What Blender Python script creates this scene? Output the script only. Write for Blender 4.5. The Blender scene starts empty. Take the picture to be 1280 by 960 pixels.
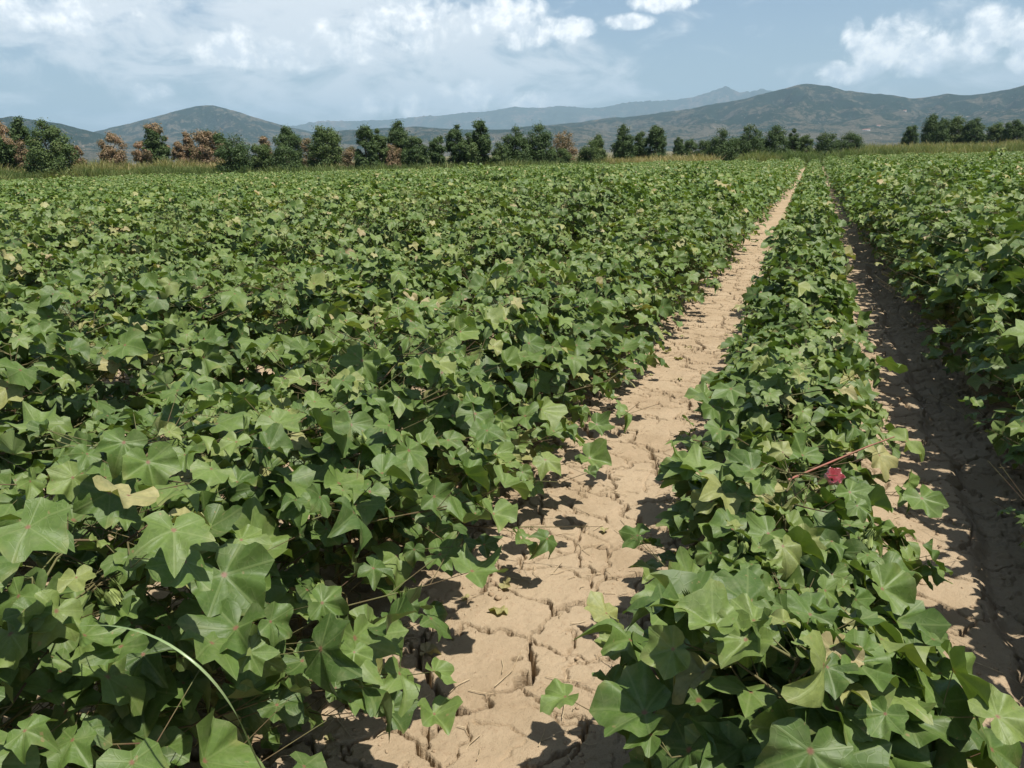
import bpy, math
import numpy as np
from mathutils import Matrix, Vector
from mathutils.bvhtree import BVHTree

RNG = np.random.default_rng(11)
scene = bpy.context.scene
COL = scene.collection

# ------------------------------------------------------------------ camera
F_PX, CW, CH = 980.0, 1280, 960
CAM = np.array([0.0, 0.0, 1.3])


def cam_basis(yaw, pitch, roll):
    y, p, r = np.radians([yaw, pitch, roll])
    fh = np.array([-np.sin(y), np.cos(y), 0]); rt = np.array([np.cos(y), np.sin(y), 0]); up = np.array([0, 0, 1.0])
    F = np.cos(p) * fh - np.sin(p) * up; U = np.sin(p) * fh + np.cos(p) * up
    return np.cos(r) * rt + np.sin(r) * U, -np.sin(r) * rt + np.cos(r) * U, F


CR, CU, CF = cam_basis(20.7, 16.35, -1.25)


def ray(px, py):
    d = CF + CR * (px - 640) / F_PX + CU * (480 - py) / F_PX
    return d / np.linalg.norm(d)


def az_el(px, py):
    d = ray(px, py)
    return math.atan2(d[0], d[1]), math.asin(d[2])


def project(P):
    v = np.asarray(P, float) - CAM
    z = v @ CF
    zs = np.where(np.abs(z) < 1e-6, 1e-6, z)
    return 640 + F_PX * (v @ CR) / zs, 480 - F_PX * (v @ CU) / zs, z


cam_d = bpy.data.cameras.new("camera")
cam_d.sensor_width = 36.0
cam_d.lens = F_PX / CW * 36.0
cam_d.clip_start = 0.05
cam_d.clip_end = 60000
cam = bpy.data.objects.new("camera", cam_d)
COL.objects.link(cam)
cam.matrix_world = Matrix(((CR[0], CU[0], -CF[0], CAM[0]), (CR[1], CU[1], -CF[1], CAM[1]), (CR[2], CU[2], -CF[2], CAM[2]), (0, 0, 0, 1)))
scene.camera = cam

SUN_EL, SUN_AZ = math.radians(69), math.radians(104)       # azimuth clockwise from +Y
SUN = np.array([math.sin(SUN_AZ) * math.cos(SUN_EL), math.cos(SUN_AZ) * math.cos(SUN_EL), math.sin(SUN_EL)])


# ------------------------------------------------------------------ noise
def vnoise(x, y, seed=0):
    xi = np.floor(x).astype(np.int64); yi = np.floor(y).astype(np.int64)
    fx = x - xi; fy = y - yi
    fx = fx * fx * (3 - 2 * fx); fy = fy * fy * (3 - 2 * fy)

    def h(a, b):
        n = (a * 374761393 + b * 668265263 + seed * 974711) & 0xFFFFFFFF
        n = ((n ^ (n >> 13)) * 1274126177) & 0xFFFFFFFF
        return ((n ^ (n >> 16)) & 0xFFFF) / 65535.0
    return (h(xi, yi) * (1 - fx) + h(xi + 1, yi) * fx) * (1 - fy) + (h(xi, yi + 1) * (1 - fx) + h(xi + 1, yi + 1) * fx) * fy


def fbm(x, y, octv=4, seed=0):
    s = 0; a = 0.5; t = 0
    for i in range(octv):
        s = s + a * vnoise(x * 2 ** i, y * 2 ** i, seed + i * 17); t += a; a *= 0.5
    return s / t


def sstep(a, b, x):
    t = np.clip((x - a) / (b - a), 0, 1)
    return t * t * (3 - 2 * t)


# ------------------------------------------------------------------ mesh helpers
def make_mesh(name, V, T, mat, uv=None, tone=None, smooth=True, mat_idx=None):
    """triangle (n,3) or quad (n,4) mesh from arrays"""
    V = np.ascontiguousarray(V, np.float32); T = np.ascontiguousarray(T, np.int32)
    k = T.shape[1]
    m = bpy.data.meshes.new(name)
    m.vertices.add(len(V)); m.vertices.foreach_set("co", V.ravel())
    m.loops.add(T.size); m.loops.foreach_set("vertex_index", T.ravel())
    m.polygons.add(len(T))
    m.polygons.foreach_set("loop_start", np.arange(0, T.size, k, dtype=np.int32))
    if smooth:
        m.polygons.foreach_set("use_smooth", np.ones(len(T), bool))
    if uv is not None:
        l = m.uv_layers.new(name="UVMap")
        l.data.foreach_set("uv", np.ascontiguousarray(uv[T.ravel()], np.float32).ravel())
    if tone is not None:
        a = m.attributes.new("tone", 'FLOAT', 'POINT')
        a.data.foreach_set("value", np.ascontiguousarray(tone, np.float32))
    for mm in (mat if isinstance(mat, (list, tuple)) else [mat]):
        m.materials.append(mm)
    if mat_idx is not None:
        m.polygons.foreach_set("material_index", np.ascontiguousarray(mat_idx, np.int32))
    m.update(calc_edges=True)
    return m


def add_obj(name, mesh, parent=None, loc=None):
    o = bpy.data.objects.new(name, mesh)
    COL.objects.link(o)
    if loc is not None:
        o.location = loc
    if parent is not None:
        o.parent = parent
    return o


def tag(o, label=None, cat=None, group=None, kind=None):
    if label: o["label"] = label
    if cat: o["category"] = cat
    if group: o["group"] = group
    if kind: o["kind"] = kind
    return o


def empty(name, loc):
    o = bpy.data.objects.new(name, None)
    o.empty_display_size = 0.1
    COL.objects.link(o); o.location = loc
    return o


def prisms(P0, P1, R0, R1, n=4):
    """tapered prisms for segments; returns V, quads"""
    P0 = np.asarray(P0, float); P1 = np.asarray(P1, float); R0 = np.asarray(R0, float); R1 = np.asarray(R1, float)
    d = P1 - P0; L = np.linalg.norm(d, axis=1, keepdims=True); d = d / np.maximum(L, 1e-9)
    ref = np.where(np.abs(d[:, 2:3]) > 0.9, np.array([[1.0, 0, 0]]), np.array([[0, 0, 1.0]]))
    a = np.cross(d, ref); a /= np.linalg.norm(a, axis=1, keepdims=True); b = np.cross(d, a)
    ang = np.arange(n) * 2 * np.pi / n
    ring = a[:, None, :] * np.cos(ang)[None, :, None] + b[:, None, :] * np.sin(ang)[None, :, None]
    V = np.concatenate([P0[:, None, :] + ring * R0[:, None, None], P1[:, None, :] + ring * R1[:, None, None]], 1).reshape(-1, 3)
    i = np.arange(n); j = (i + 1) % n
    q = np.stack([i, j, j + n, i + n], 1)
    Q = (q[None] + (np.arange(len(P0)) * 2 * n)[:, None, None]).reshape(-1, 4)
    return V, Q


def tri(Q):
    return np.concatenate([Q[:, [0, 1, 2]], Q[:, [0, 2, 3]]])


def tube(points, radii, n=6):
    P = np.array(points, float); R = np.array(radii, float)
    d = np.gradient(P, axis=0); d /= np.linalg.norm(d, axis=1, keepdims=True)
    V = []
    a = np.cross(d[0], [0.3, 0.9, 0.2]); a /= np.linalg.norm(a)
    for p, t, r in zip(P, d, R):
        a = a - t * (a @ t); a /= np.linalg.norm(a); b = np.cross(t, a)
        for k in range(n):
            w = 2 * math.pi * k / n
            V.append(p + r * (a * math.cos(w) + b * math.sin(w)))
    Q = []
    for s in range(len(P) - 1):
        for k in range(n):
            k2 = (k + 1) % n
            Q.append((s * n + k, s * n + k2, (s + 1) * n + k2, (s + 1) * n + k))
    return np.array(V), np.array(Q)


# ------------------------------------------------------------------ node helpers
class NT:
    def __init__(self, tree):
        self.t = tree; self.n = tree.nodes; self.l = tree.links

    def node(self, typ, **kw):
        n = self.n.new(typ)
        for k, v in kw.items():
            setattr(n, k, v)
        return n

    def link(self, a, b):
        self.l.new(a, b)

    def val(self, sock, v):
        if isinstance(v, (int, float, tuple, list)):
            sock.default_value = v
        else:
            self.l.new(v, sock)

    def math(self, op, a, b=None, c=None, clamp=False):
        n = self.n.new("ShaderNodeMath"); n.operation = op; n.use_clamp = clamp
        self.val(n.inputs[0], a)
        if b is not None: self.val(n.inputs[1], b)
        if c is not None: self.val(n.inputs[2], c)
        return n.outputs[0]

    def mix(self, f, a, b, blend='MIX'):
        n = self.n.new("ShaderNodeMix"); n.data_type = 'RGBA'; n.blend_type = blend
        self.val(n.inputs[0], f)
        self.val(n.inputs[6], tuple(a) + (1,) if isinstance(a, tuple) and len(a) == 3 else a)
        self.val(n.inputs[7], tuple(b) + (1,) if isinstance(b, tuple) and len(b) == 3 else b)
        return n.outputs[2]

    def smooth(self, x, a, b, lo=0.0, hi=1.0):
        n = self.n.new("ShaderNodeMapRange"); n.interpolation_type = 'SMOOTHSTEP'
        self.val(n.inputs[0], x)
        n.inputs[1].default_value = a; n.inputs[2].default_value = b; n.inputs[3].default_value = lo; n.inputs[4].default_value = hi
        return n.outputs[0]

    def noise(self, vec, scale, detail=4, rough=0.55, dist=0.0):
        n = self.n.new("ShaderNodeTexNoise")
        if vec is not None: self.l.new(vec, n.inputs["Vector"])
        n.inputs["Scale"].default_value = scale; n.inputs["Detail"].default_value = detail
        n.inputs["Roughness"].default_value = rough; n.inputs["Distortion"].default_value = dist
        return n.outputs["Fac"]

    def ramp(self, x, stops):
        n = self.n.new("ShaderNodeValToRGB")
        cr = n.color_ramp
        while len(cr.elements) < len(stops): cr.elements.new(0.5)
        for e, (p, c) in zip(cr.elements, stops):
            e.position = p; e.color = tuple(c) + (1,)
        self.val(n.inputs[0], x)
        return n.outputs[0]

    def bump(self, h, strength=0.3, dist=0.01):
        n = self.n.new("ShaderNodeBump"); n.inputs["Strength"].default_value = strength; n.inputs["Distance"].default_value = dist
        self.l.new(h, n.inputs["Height"])
        return n.outputs[0]


def new_mat(name):
    m = bpy.data.materials.new(name); m.use_nodes = True
    nt = NT(m.node_tree)
    b = nt.n["Principled BSDF"]
    return m, nt, b, nt.n["Material Output"]


def mat_leaf(name, stops, veins=True, transl=0.17, rough=0.52, spec=0.36, back=(0.17, 0.215, 0.085), red=True, vein_c=(0.24, 0.28, 0.11)):
    m, nt, b, out = new_mat(name)
    tone = nt.node("ShaderNodeAttribute", attribute_name="tone").outputs["Fac"]
    geo = nt.node("ShaderNodeNewGeometry")
    pos = geo.outputs["Position"]
    col = nt.ramp(tone, stops)
    if veins:
        # dusty blotches and paler veins along the lobes, from the leaf's own UV
        bl = nt.noise(pos, 28, 5, 0.6)
        col = nt.mix(nt.smooth(bl, 0.45, 0.72, 0, 0.32), col, (0.20, 0.22, 0.11))
        col = nt.mix(nt.smooth(nt.noise(pos, 130, 3), 0.35, 0.7, 0, 0.22), col, (0.03, 0.06, 0.015))
        uv = nt.node("ShaderNodeUVMap", uv_map="UVMap").outputs[0]
        sp = nt.node("ShaderNodeSeparateXYZ"); nt.link(uv, sp.inputs[0])
        x, y = nt.math('SUBTRACT', sp.outputs[0], 0.5), nt.math('SUBTRACT', sp.outputs[1], 0.5)
        r = nt.math('SQRT', nt.math('ADD', nt.math('MULTIPLY', x, x), nt.math('MULTIPLY', y, y)))
        ang = nt.math('ABSOLUTE', nt.math('ARCTAN2', x, y))
        v = None
        for a in (0, 57, 112):
            d = nt.math('MULTIPLY', nt.math('ABSOLUTE', nt.math('SINE', nt.math('SUBTRACT', ang, math.radians(a)))), r)
            s = nt.smooth(d, 0.004, 0.013, 1, 0)
            v = s if v is None else nt.math('MAXIMUM', v, s)
        # net of fine side veins
        vo = nt.node("ShaderNodeTexVoronoi", feature='DISTANCE_TO_EDGE'); nt.link(uv, vo.inputs["Vector"]); vo.inputs["Scale"].default_value = 13
        v2 = nt.smooth(vo.outputs["Distance"], 0.0, 0.07, 0.4, 0)
        v = nt.math('MAXIMUM', v, v2)
        # yellowing margins and scorched specks
        col = nt.mix(nt.math('MULTIPLY', nt.smooth(r, .22, .42), nt.smooth(nt.noise(pos, 17, 3), .52, .68, 0, .45)), col, (0.27, 0.25, 0.09))
        col = nt.mix(nt.smooth(nt.noise(pos, 75, 2, .5), .70, .76, 0, .7), col, (0.24, 0.17, 0.08))
        col = nt.mix(nt.math('MULTIPLY', v, 0.22), col, vein_c)
        if red:
            col = nt.mix(nt.smooth(r, 0.008, 0.035, 0.7, 0), col, (0.22, 0.07, 0.06))
        nt.link(nt.bump(v, 0.25, 0.002), b.inputs["Normal"])
    colb = nt.mix(nt.math('MULTIPLY', geo.outputs["Backfacing"], 0.45), col, back)
    nt.link(colb, b.inputs["Base Color"])
    b.inputs["Roughness"].default_value = rough
    b.inputs["Specular IOR Level"].default_value = spec
    tr = nt.node("ShaderNodeBsdfTranslucent")
    nt.link(nt.mix(1.0, col, (1.5, 1.7, 0.5), 'MULTIPLY'), tr.inputs[0])
    mx = nt.node("ShaderNodeMixShader"); mx.inputs[0].default_value = transl
    nt.link(b.outputs[0], mx.inputs[1]); nt.link(tr.outputs[0], mx.inputs[2]); nt.link(mx.outputs[0], out.inputs[0])
    return m


COTTON_STOPS = [(0.0, (0.048, 0.088, 0.018)), (0.35, (0.092, 0.150, 0.030)), (0.6, (0.150, 0.210, 0.050)), (0.8, (0.25, 0.262, 0.085)), (0.93, (0.33, 0.295, 0.13)), (1.0, (0.36, 0.28, 0.15))]
M_LEAF = mat_leaf("cotton_leaf", COTTON_STOPS)
M_LEAF_FAR = mat_leaf("cotton_leaf_far", COTTON_STOPS, veins=False)
M_TREE = mat_leaf("tree_leaf", [(0.0, (0.035, 0.060, 0.020)), (0.3, (0.056, 0.094, 0.028)), (0.55, (0.10, 0.142, 0.04)), (0.72, (0.16, 0.13, 0.07)), (0.87, (0.265, 0.185, 0.105)), (1.0, (0.34, 0.22, 0.14))], veins=False, transl=0.15, rough=0.6, spec=0.25, back=(0.06, 0.07, 0.03))
M_GRASS = mat_leaf("grass_blade", [(0.0, (0.075, 0.115, 0.03)), (0.4, (0.13, 0.18, 0.055)), (0.65, (0.24, 0.235, 0.085)), (1.0, (0.46, 0.35, 0.18))], veins=False, transl=0.2, rough=0.6, spec=0.2, back=(0.15, 0.17, 0.06))


def simple_mat(name, c0, c1, scale, rough=0.8, bump=0.3, bd=0.01, spec=0.3):
    m, nt, b, out = new_mat(name)
    tc = nt.node("ShaderNodeNewGeometry").outputs["Position"]
    f = nt.noise(tc, scale, 5, 0.6)
    nt.link(nt.mix(nt.smooth(f, 0.3, 0.7), c0, c1), b.inputs["Base Color"])
    b.inputs["Roughness"].default_value = rough; b.inputs["Specular IOR Level"].default_value = spec
    nt.link(nt.bump(f, bump, bd), b.inputs["Normal"])
    return m


M_STEM = simple_mat("cotton_stem", (0.10, 0.055, 0.03), (0.13, 0.14, 0.05), 9, 0.7, 0.3, 0.002)
M_REDSTEM = simple_mat("red_branch", (0.30, 0.10, 0.07), (0.20, 0.10, 0.055), 30, 0.5, 0.2, 0.002)
M_BARK = simple_mat("bark", (0.10, 0.075, 0.055), (0.20, 0.16, 0.12), 6, 0.9, 0.5, 0.03)
M_STRAW = simple_mat("straw", (0.52, 0.42, 0.27), (0.36, 0.26, 0.15), 40, 0.8, 0.2, 0.002)
M_PETAL = simple_mat("pink_petal", (0.68, 0.19, 0.22), (0.82, 0.50, 0.50), 60, 0.55, 0.2, 0.003)
M_BUD = simple_mat("bud_green", (0.15, 0.21, 0.055), (0.22, 0.26, 0.08), 60, 0.55, 0.2, 0.002)
M_BLADE = simple_mat("long_blade", (0.16, 0.24, 0.08), (0.24, 0.30, 0.14), 8, 0.35, 0.1, 0.002, 0.6)
M_WALL = simple_mat("limewash", (0.75, 0.73, 0.68), (0.62, 0.60, 0.56), 0.4, 0.9, 0.1, 0.02)
M_TILE = simple_mat("roof_tile", (0.34, 0.15, 0.09), (0.26, 0.12, 0.08), 1.0, 0.9, 0.3, 0.05)

# ------------------------------------------------------------------ field layout
ROW0, PITCH = -1.23, 1.17
EDGE = np.array([(-46, 4), (-43, 18), (-39, 27.3), (-37.5, 31), (-35, 35.5), (-29.5, 37), (-24.4, 40.7), (-17.8, 48), (-11, 54.5), (-3.4, 57), (0.1, 62.4), (5.1, 73), (15.7, 76), (30, 76), (48, 70), (60, 50)], float)
E_AZ = np.arctan2(EDGE[:, 0], EDGE[:, 1]); E_D = np.hypot(EDGE[:, 0], EDGE[:, 1])


def edge_dist(az):
    return np.interp(az, E_AZ, E_D)


def smin(v):
    return v


# ------------------------------------------------------------------ ground sheet
def build_ground():
    def spaced(fn, a, b):
        p = [a]
        while p[-1] < b: p.append(p[-1] + fn(p[-1]))
        return p
    ys = spaced(lambda y: (0.0034 if y < 1.6 else 0.0034 + 0.0015 * (y - 1.6)) if y < 14 else 0.16 * (y / 14) ** 1.6, 0.85, 9000)
    ys = [-9000, -3000, -1000, -300, -80, -20, -5, -1.5, -0.5, 0.2, 0.6] + ys

    def xs_fn(x):
        if -1.05 < x < -0.22: return 0.0036
        if 0.12 < x < 0.95: return 0.0045
        a = min(abs(x + 0.6), abs(x - 0.5))
        return max(0.02, 0.05 * a) if a < 4 else 0.06 * a
    xr = spaced(xs_fn, -1.12, 9000)
    xl = [-1.12]
    while xl[-1] > -9000: xl.append(xl[-1] - max(0.03, 0.06 * abs(xl[-1] + 0.7)))
    xs = np.array(xl[1:][::-1] + xr); ys = np.array(ys)
    X, Y = np.meshgrid(xs, ys)
    az = np.arctan2(X, Y); D = np.hypot(X, Y)
    infield = sstep(3, -1, D - edge_dist(az))
    near = sstep(16, 9, D)
    # furrow / bed profile
    ph = (X - ROW0) / PITCH
    Z = 0.028 * (np.cos(2 * np.pi * ph) - 0.2) * infield
    # the trodden path left of the middle row: crowned, with a dip along its edges
    wob = 0.05 * (fbm(Y * 0.8 + 3, Y * 0 + 1.5, 3, 5) - 0.5) * 2
    px = X - (-0.66 + wob)
    Z += near * 0.030 * np.exp(-(px / 0.26) ** 2)
    # rutted ledge in the right furrow
    wob2 = 0.12 * (fbm(Y * 1.6, Y * 0 + 7.5, 4, 9) - 0.5) * 2
    led = X - (0.62 + wob2)
    Z -= near * 0.055 * (sstep(-0.03, 0.05, led) - sstep(0.25, 0.42, led))
    # lumps
    Z += near * (0.020 * (fbm(X * 2.6, Y * 2.2, 3, 21) - 0.5) + 0.007 * (fbm(X * 16, Y * 16, 4, 31) - 0.5) + 0.0045 * (fbm(X * 55, Y * 55, 3, 35) - 0.5))
    Z += near * 0.012 * (np.abs(fbm(X * 13, Y * 13, 4, 91) - 0.5) ** 0.8) * sstep(0.18, 0.34, np.abs(px)) * sstep(0.6, 0.35, np.abs(px))
    # crumbly clods beside the ledge and along path edges
    c = fbm(X * 34, Y * 34, 4, 44)
    Z += near * 0.009 * sstep(0.52, 0.66, c) * (sstep(0.2, 0.34, np.abs(px)) * sstep(.1, -.1, X) + 1.2 * sstep(0.02, 0.1, led))
    # drying cracks: voronoi cell borders, warped
    sel = near > 0.01
    xs_, ys_ = X[sel], Y[sel]

    def cracks(sx, sy, seed, warp):
        wx = xs_ + warp * (fbm(xs_ * 5, ys_ * 5, 4, seed) - 0.5) + 0.5 * warp * (fbm(xs_ * 26, ys_ * 26, 3, seed + 5) - 0.5)
        wy = ys_ + warp * (fbm(xs_ * 5 + 40, ys_ * 5, 4, seed + 1) - 0.5) + 0.5 * warp * (fbm(xs_ * 26 + 9, ys_ * 26, 3, seed + 6) - 0.5)
        gx, gy = wx / sx, wy / sy
        ix, iy = np.floor(gx), np.floor(gy)
        best = np.full(gx.shape, 9.0); bx = np.zeros_like(gx); by = np.zeros_like(gx)
        pts = {}
        for dx in (-1, 0, 1):
            for dy in (-1, 0, 1):
                cx, cy = ix + dx, iy + dy
                qx = cx + 0.12 + 0.76 * vnoise(cx, cy, seed + 100); qy = cy + 0.12 + 0.76 * vnoise(cx, cy, seed + 200)
                pts[dx, dy] = (qx, qy)
                d = ((qx - gx) * sx) ** 2 + ((qy - gy) * sy) ** 2
                w = d < best
                best = np.where(w, d, best); bx = np.where(w, qx, bx); by = np.where(w, qy, by)
        e = np.full(gx.shape, 9.0); hid = np.zeros_like(gx)
        for (qx, qy) in pts.values():
            ddx, ddy = (qx - bx) * sx, (qy - by) * sy
            L = np.hypot(ddx, ddy)
            mx, my = (qx + bx) / 2 * sx, (qy + by) / 2 * sy
            d = ((mx - gx * sx) * ddx + (my - gy * sy) * ddy) / np.maximum(L, 1e-6)
            d = np.where(L < 1e-5, 9, d)
            w = d < e
            e = np.where(w, d, e)
            hid = np.where(w, vnoise(np.floor((qx + bx) * 37), np.floor((qy + by) * 37), seed + 300), hid)
        return e, hid
    e1, h1 = cracks(0.31, 0.20, 3, 0.13)
    wd = (0.0024 + 0.0050 * h1 ** 1.5) * (0.35 + 1.3 * fbm(xs_ * 7, ys_ * 7, 2, 77)) + .0008 * np.clip(ys_ - 1.8, 0, 6)
    keep = sstep(0.12, 0.3, h1)
    cr = (1 - sstep(wd * 0.5, wd * 1.1 + .0028, e1)) * keep
    e2, h2 = cracks(0.13, 0.11, 8, 0.09)
    wd2 = (0.0042 + .0005 * np.clip(ys_ - 1.8, 0, 6)) * (0.3 + fbm(xs_ * 9, ys_ * 9, 2, 78))
    cr2 = (1 - sstep(wd2 * 0.4, wd2 * 1.1 + .002, e2)) * sstep(0.40, 0.48, h2) * sstep(0.36, 0.5, fbm(xs_ * 4, ys_ * 4, 2, 12))
    curl = np.exp(-(e1 / 0.03) ** 2) * keep
    wk = 1 - .55 * sstep(0.0, 0.3, xs_)
    Z[sel] += wk * near[sel] * (-0.090 * cr - 0.034 * cr2 - 0.0005 * curl * (1 - cr))
    # beyond the field: gently uneven waste ground
    out = 1 - infield
    Z += out * (0.25 * (fbm(X / 9, Y / 9, 3, 60) - 0.45)) * sstep(0, 30, D - edge_dist(az)) * sstep(3000, 800, D)
    ny, nx = X.shape
    V = np.stack([X, Y, Z], -1).reshape(-1, 3)
    i = np.arange(ny - 1)[:, None] * nx + np.arange(nx - 1)[None]
    Q = np.stack([i, i + 1, i + nx + 1, i + nx], -1).reshape(-1, 4)
    crk = np.zeros(X.shape); crk[sel] = np.maximum(cr, 0.6 * cr2)
    m, nt, b, outn = new_mat("dry_clay")
    pos = nt.node("ShaderNodeNewGeometry").outputs["Position"]
    sp = nt.node("ShaderNodeSeparateXYZ"); nt.link(pos, sp.inputs[0])
    big = nt.noise(pos, 2.4, 5, 0.6)
    fine = nt.noise(pos, 60, 6, 0.65)
    mid = nt.noise(pos, 11, 5, 0.6)
    col = nt.mix(nt.smooth(big, 0.35, 0.7), (0.39, 0.302, 0.198), (0.32, 0.24, 0.15))
    col = nt.mix(nt.smooth(mid, 0.45, 0.72, 0, 0.6), col, (0.41, 0.308, 0.20))
    col = nt.mix(nt.smooth(fine, 0.5, 0.8, 0, 0.45), col, (0.22, 0.135, 0.075))
    col = nt.mix(nt.smooth(nt.noise(pos, 170, 3, 0.6), 0.62, 0.72, 0, 0.5), col, (0.15, 0.09, 0.05))
    # damp, humus-dark soil along the beds (close to the plant rows)
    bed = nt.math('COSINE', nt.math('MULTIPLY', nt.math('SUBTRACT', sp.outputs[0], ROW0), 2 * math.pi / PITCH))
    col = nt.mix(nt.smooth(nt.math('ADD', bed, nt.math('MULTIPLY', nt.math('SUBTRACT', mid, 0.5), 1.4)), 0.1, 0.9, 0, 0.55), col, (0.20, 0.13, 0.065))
    # waste land beyond the field: dry grass and stubble
    dist = nt.node("ShaderNodeVectorMath", operation='LENGTH'); nt.link(pos, dist.inputs[0])
    w = nt.noise(pos, 0.05, 5, 0.6)
    waste = nt.ramp(w, [(0.3, (0.065, 0.08, 0.035)), (0.48, (0.13, 0.125, 0.06)), (0.62, (0.17, 0.13, 0.08)), (0.75, (0.06, 0.07, 0.035))])
    at = nt.node("ShaderNodeAttribute", attribute_name="waste").outputs["Fac"]
    col = nt.mix(at, col, waste)
    nt.link(col, b.inputs["Base Color"])
    b.inputs["Roughness"].default_value = 0.95; b.inputs["Specular IOR Level"].default_value = 0.15
    hgt = nt.math('ADD', nt.math('MULTIPLY', fine, 0.7), nt.math('MULTIPLY', nt.noise(pos, 220, 4, 0.65), 0.45))
    nt.link(nt.bump(hgt, 0.8, 0.012), b.inputs["Normal"])
    me = make_mesh("ground", V, Q, m)
    a = me.attributes.new("waste", 'FLOAT', 'POINT')
    a.data.foreach_set("value", np.ascontiguousarray(out.ravel(), np.float32))
    o = add_obj("ground", me)
    tag(o, kind="structure", label="dry cracked pale brown clay soil of the field")
    return V, xs, ys, Z


GV, GXS, GYS, GZ = build_ground()


def ground_z(x, y):
    """bilinear lookup in the ground grid"""
    x = np.atleast_1d(np.asarray(x, float)); y = np.atleast_1d(np.asarray(y, float))
    i = np.clip(np.searchsorted(GXS, x) - 1, 0, len(GXS) - 2); j = np.clip(np.searchsorted(GYS, y) - 1, 0, len(GYS) - 2)
    fx = (x - GXS[i]) / (GXS[i + 1] - GXS[i]); fy = (y - GYS[j]) / (GYS[j + 1] - GYS[j])
    return (GZ[j, i] * (1 - fx) + GZ[j, i + 1] * fx) * (1 - fy) + (GZ[j + 1, i] * (1 - fx) + GZ[j + 1, i + 1] * fx) * fy


# ------------------------------------------------------------------ cotton leaves
OUT_A = np.array([0, 6, 14, 22, 30, 38, 46, 52, 57, 62, 70, 78, 87, 96, 104, 112, 122, 138, 155, 168, 176], float)
OUT_R = np.array([1.0, .92, .82, .735, .665, .675, .745, .81, .875, .815, .745, .67, .61, .605, .63, .645, .60, .54, .46, .33, .12], float)


def leaf_template(angles, rings, deep, fold, droop, curl, wave, twist, phase, mid):
    a = np.asarray(angles, float)
    r = np.interp(a, OUT_A, OUT_R)
    lob = np.min(np.abs(a[:, None] - np.array([0, 57, 112])[None]), 1)
    r = r * (1 - deep * np.clip(lob / 28, 0, 1) * (a < 100))
    A = np.concatenate([a, -a[::-1][:-1] if a[0] == 0 else -a[::-1]])
    R = np.concatenate([r, r[::-1][:-1] if a[0] == 0 else r[::-1]])
    A = np.radians(A); n = len(A)
    V = [[0, 0, 0]]; U = [[0.5, 0.5]]
    lo = np.min(np.abs(np.abs(np.degrees(A))[:, None] - np.array([0, 57, 112])[None]), 1) / 28.0
    for f in rings:
        rr = R * f
        x, y = rr * np.sin(A), rr * np.cos(A)
        z = fold * 1.3 * np.clip(lo, 0, 1.2) ** 1.7 * rr - droop * 0.42 * rr ** 2 - curl * 0.5 * rr ** 4 + wave * 0.10 * np.sin(5 * A + phase) * rr ** 2 + wave * 0.05 * np.sin(11 * A + phase * 2.3) * rr ** 3 + twist * x * y + mid * np.abs(x) * 0.5
        V += np.stack([x, y, z], 1).tolist(); U += np.stack([0.5 + x * 0.45, 0.5 + y * 0.45], 1).tolist()
    T = []
    for k in range(n):
        k2 = (k + 1) % n
        T.append((0, 1 + k2, 1 + k))
        for q in range(len(rings) - 1):
            b0, b1 = 1 + q * n, 1 + (q + 1) * n
            T.append((b0 + k, b0 + k2, b1 + k2)); T.append((b0 + k, b1 + k2, b1 + k))
    return np.array(V), np.array(T), np.array(U)


LOD_ANG = [OUT_A, np.array([0, 14, 30, 46, 57, 70, 87, 112, 138, 172], float), np.array([0, 30, 57, 87, 112, 160], float), np.array([0, 57, 125], float)]
LOD_RING = [[.3, .6, .85, 1.0], [.5, 1.0], [1.0], [1.0]]
TEMPL = []
for lod in range(4):
    tr_ = np.random.default_rng(5)
    lst = []
    for k in range(16):
        lst.append(leaf_template(LOD_ANG[lod], LOD_RING[lod], tr_.uniform(-.12, .24), tr_.uniform(.0, .26), tr_.uniform(-.7, 1.05), tr_.uniform(-.3, .75), tr_.uniform(.8, 2.9), tr_.uniform(-.6, .6), tr_.uniform(0, 6), tr_.uniform(-.4, 1.25)))
    TEMPL.append(lst)


def leaves_mesh_arrays(P, N, T, S, tone, lod):
    """P base points, N normals, T tip directions, S scale, tone 0..1"""
    X = np.cross(T, N)
    k = RNG.integers(0, 16, len(P))
    mir = np.where(RNG.random(len(P)) < 0.5, -1.0, 1.0)
    Vs, Ts, Us, Cs = [], [], [], []
    off = 0
    for q in range(16):
        w = np.nonzero(k == q)[0]
        if not len(w): continue
        tv, tt, tu = TEMPL[lod][q]
        v = P[w][:, None] + S[w][:, None, None] * (tv[None, :, 0:1] * X[w][:, None] * mir[w][:, None, None] + tv[None, :, 1:2] * T[w][:, None] + tv[None, :, 2:3] * N[w][:, None])
        Vs.append(v.reshape(-1, 3))
        t = (tt[None] + (np.arange(len(w)) * len(tv))[:, None, None] + off)
        fl = mir[w] < 0
        t[fl] = t[fl][:, :, [0, 2, 1]]
        Ts.append(t.reshape(-1, 3)); off += len(w) * len(tv)
        Us.append(np.tile(tu, (len(w), 1))); Cs.append(np.repeat(tone[w], len(tv)))
    return np.concatenate(Vs), np.concatenate(Ts), np.concatenate(Us), np.concatenate(Cs)


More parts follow.
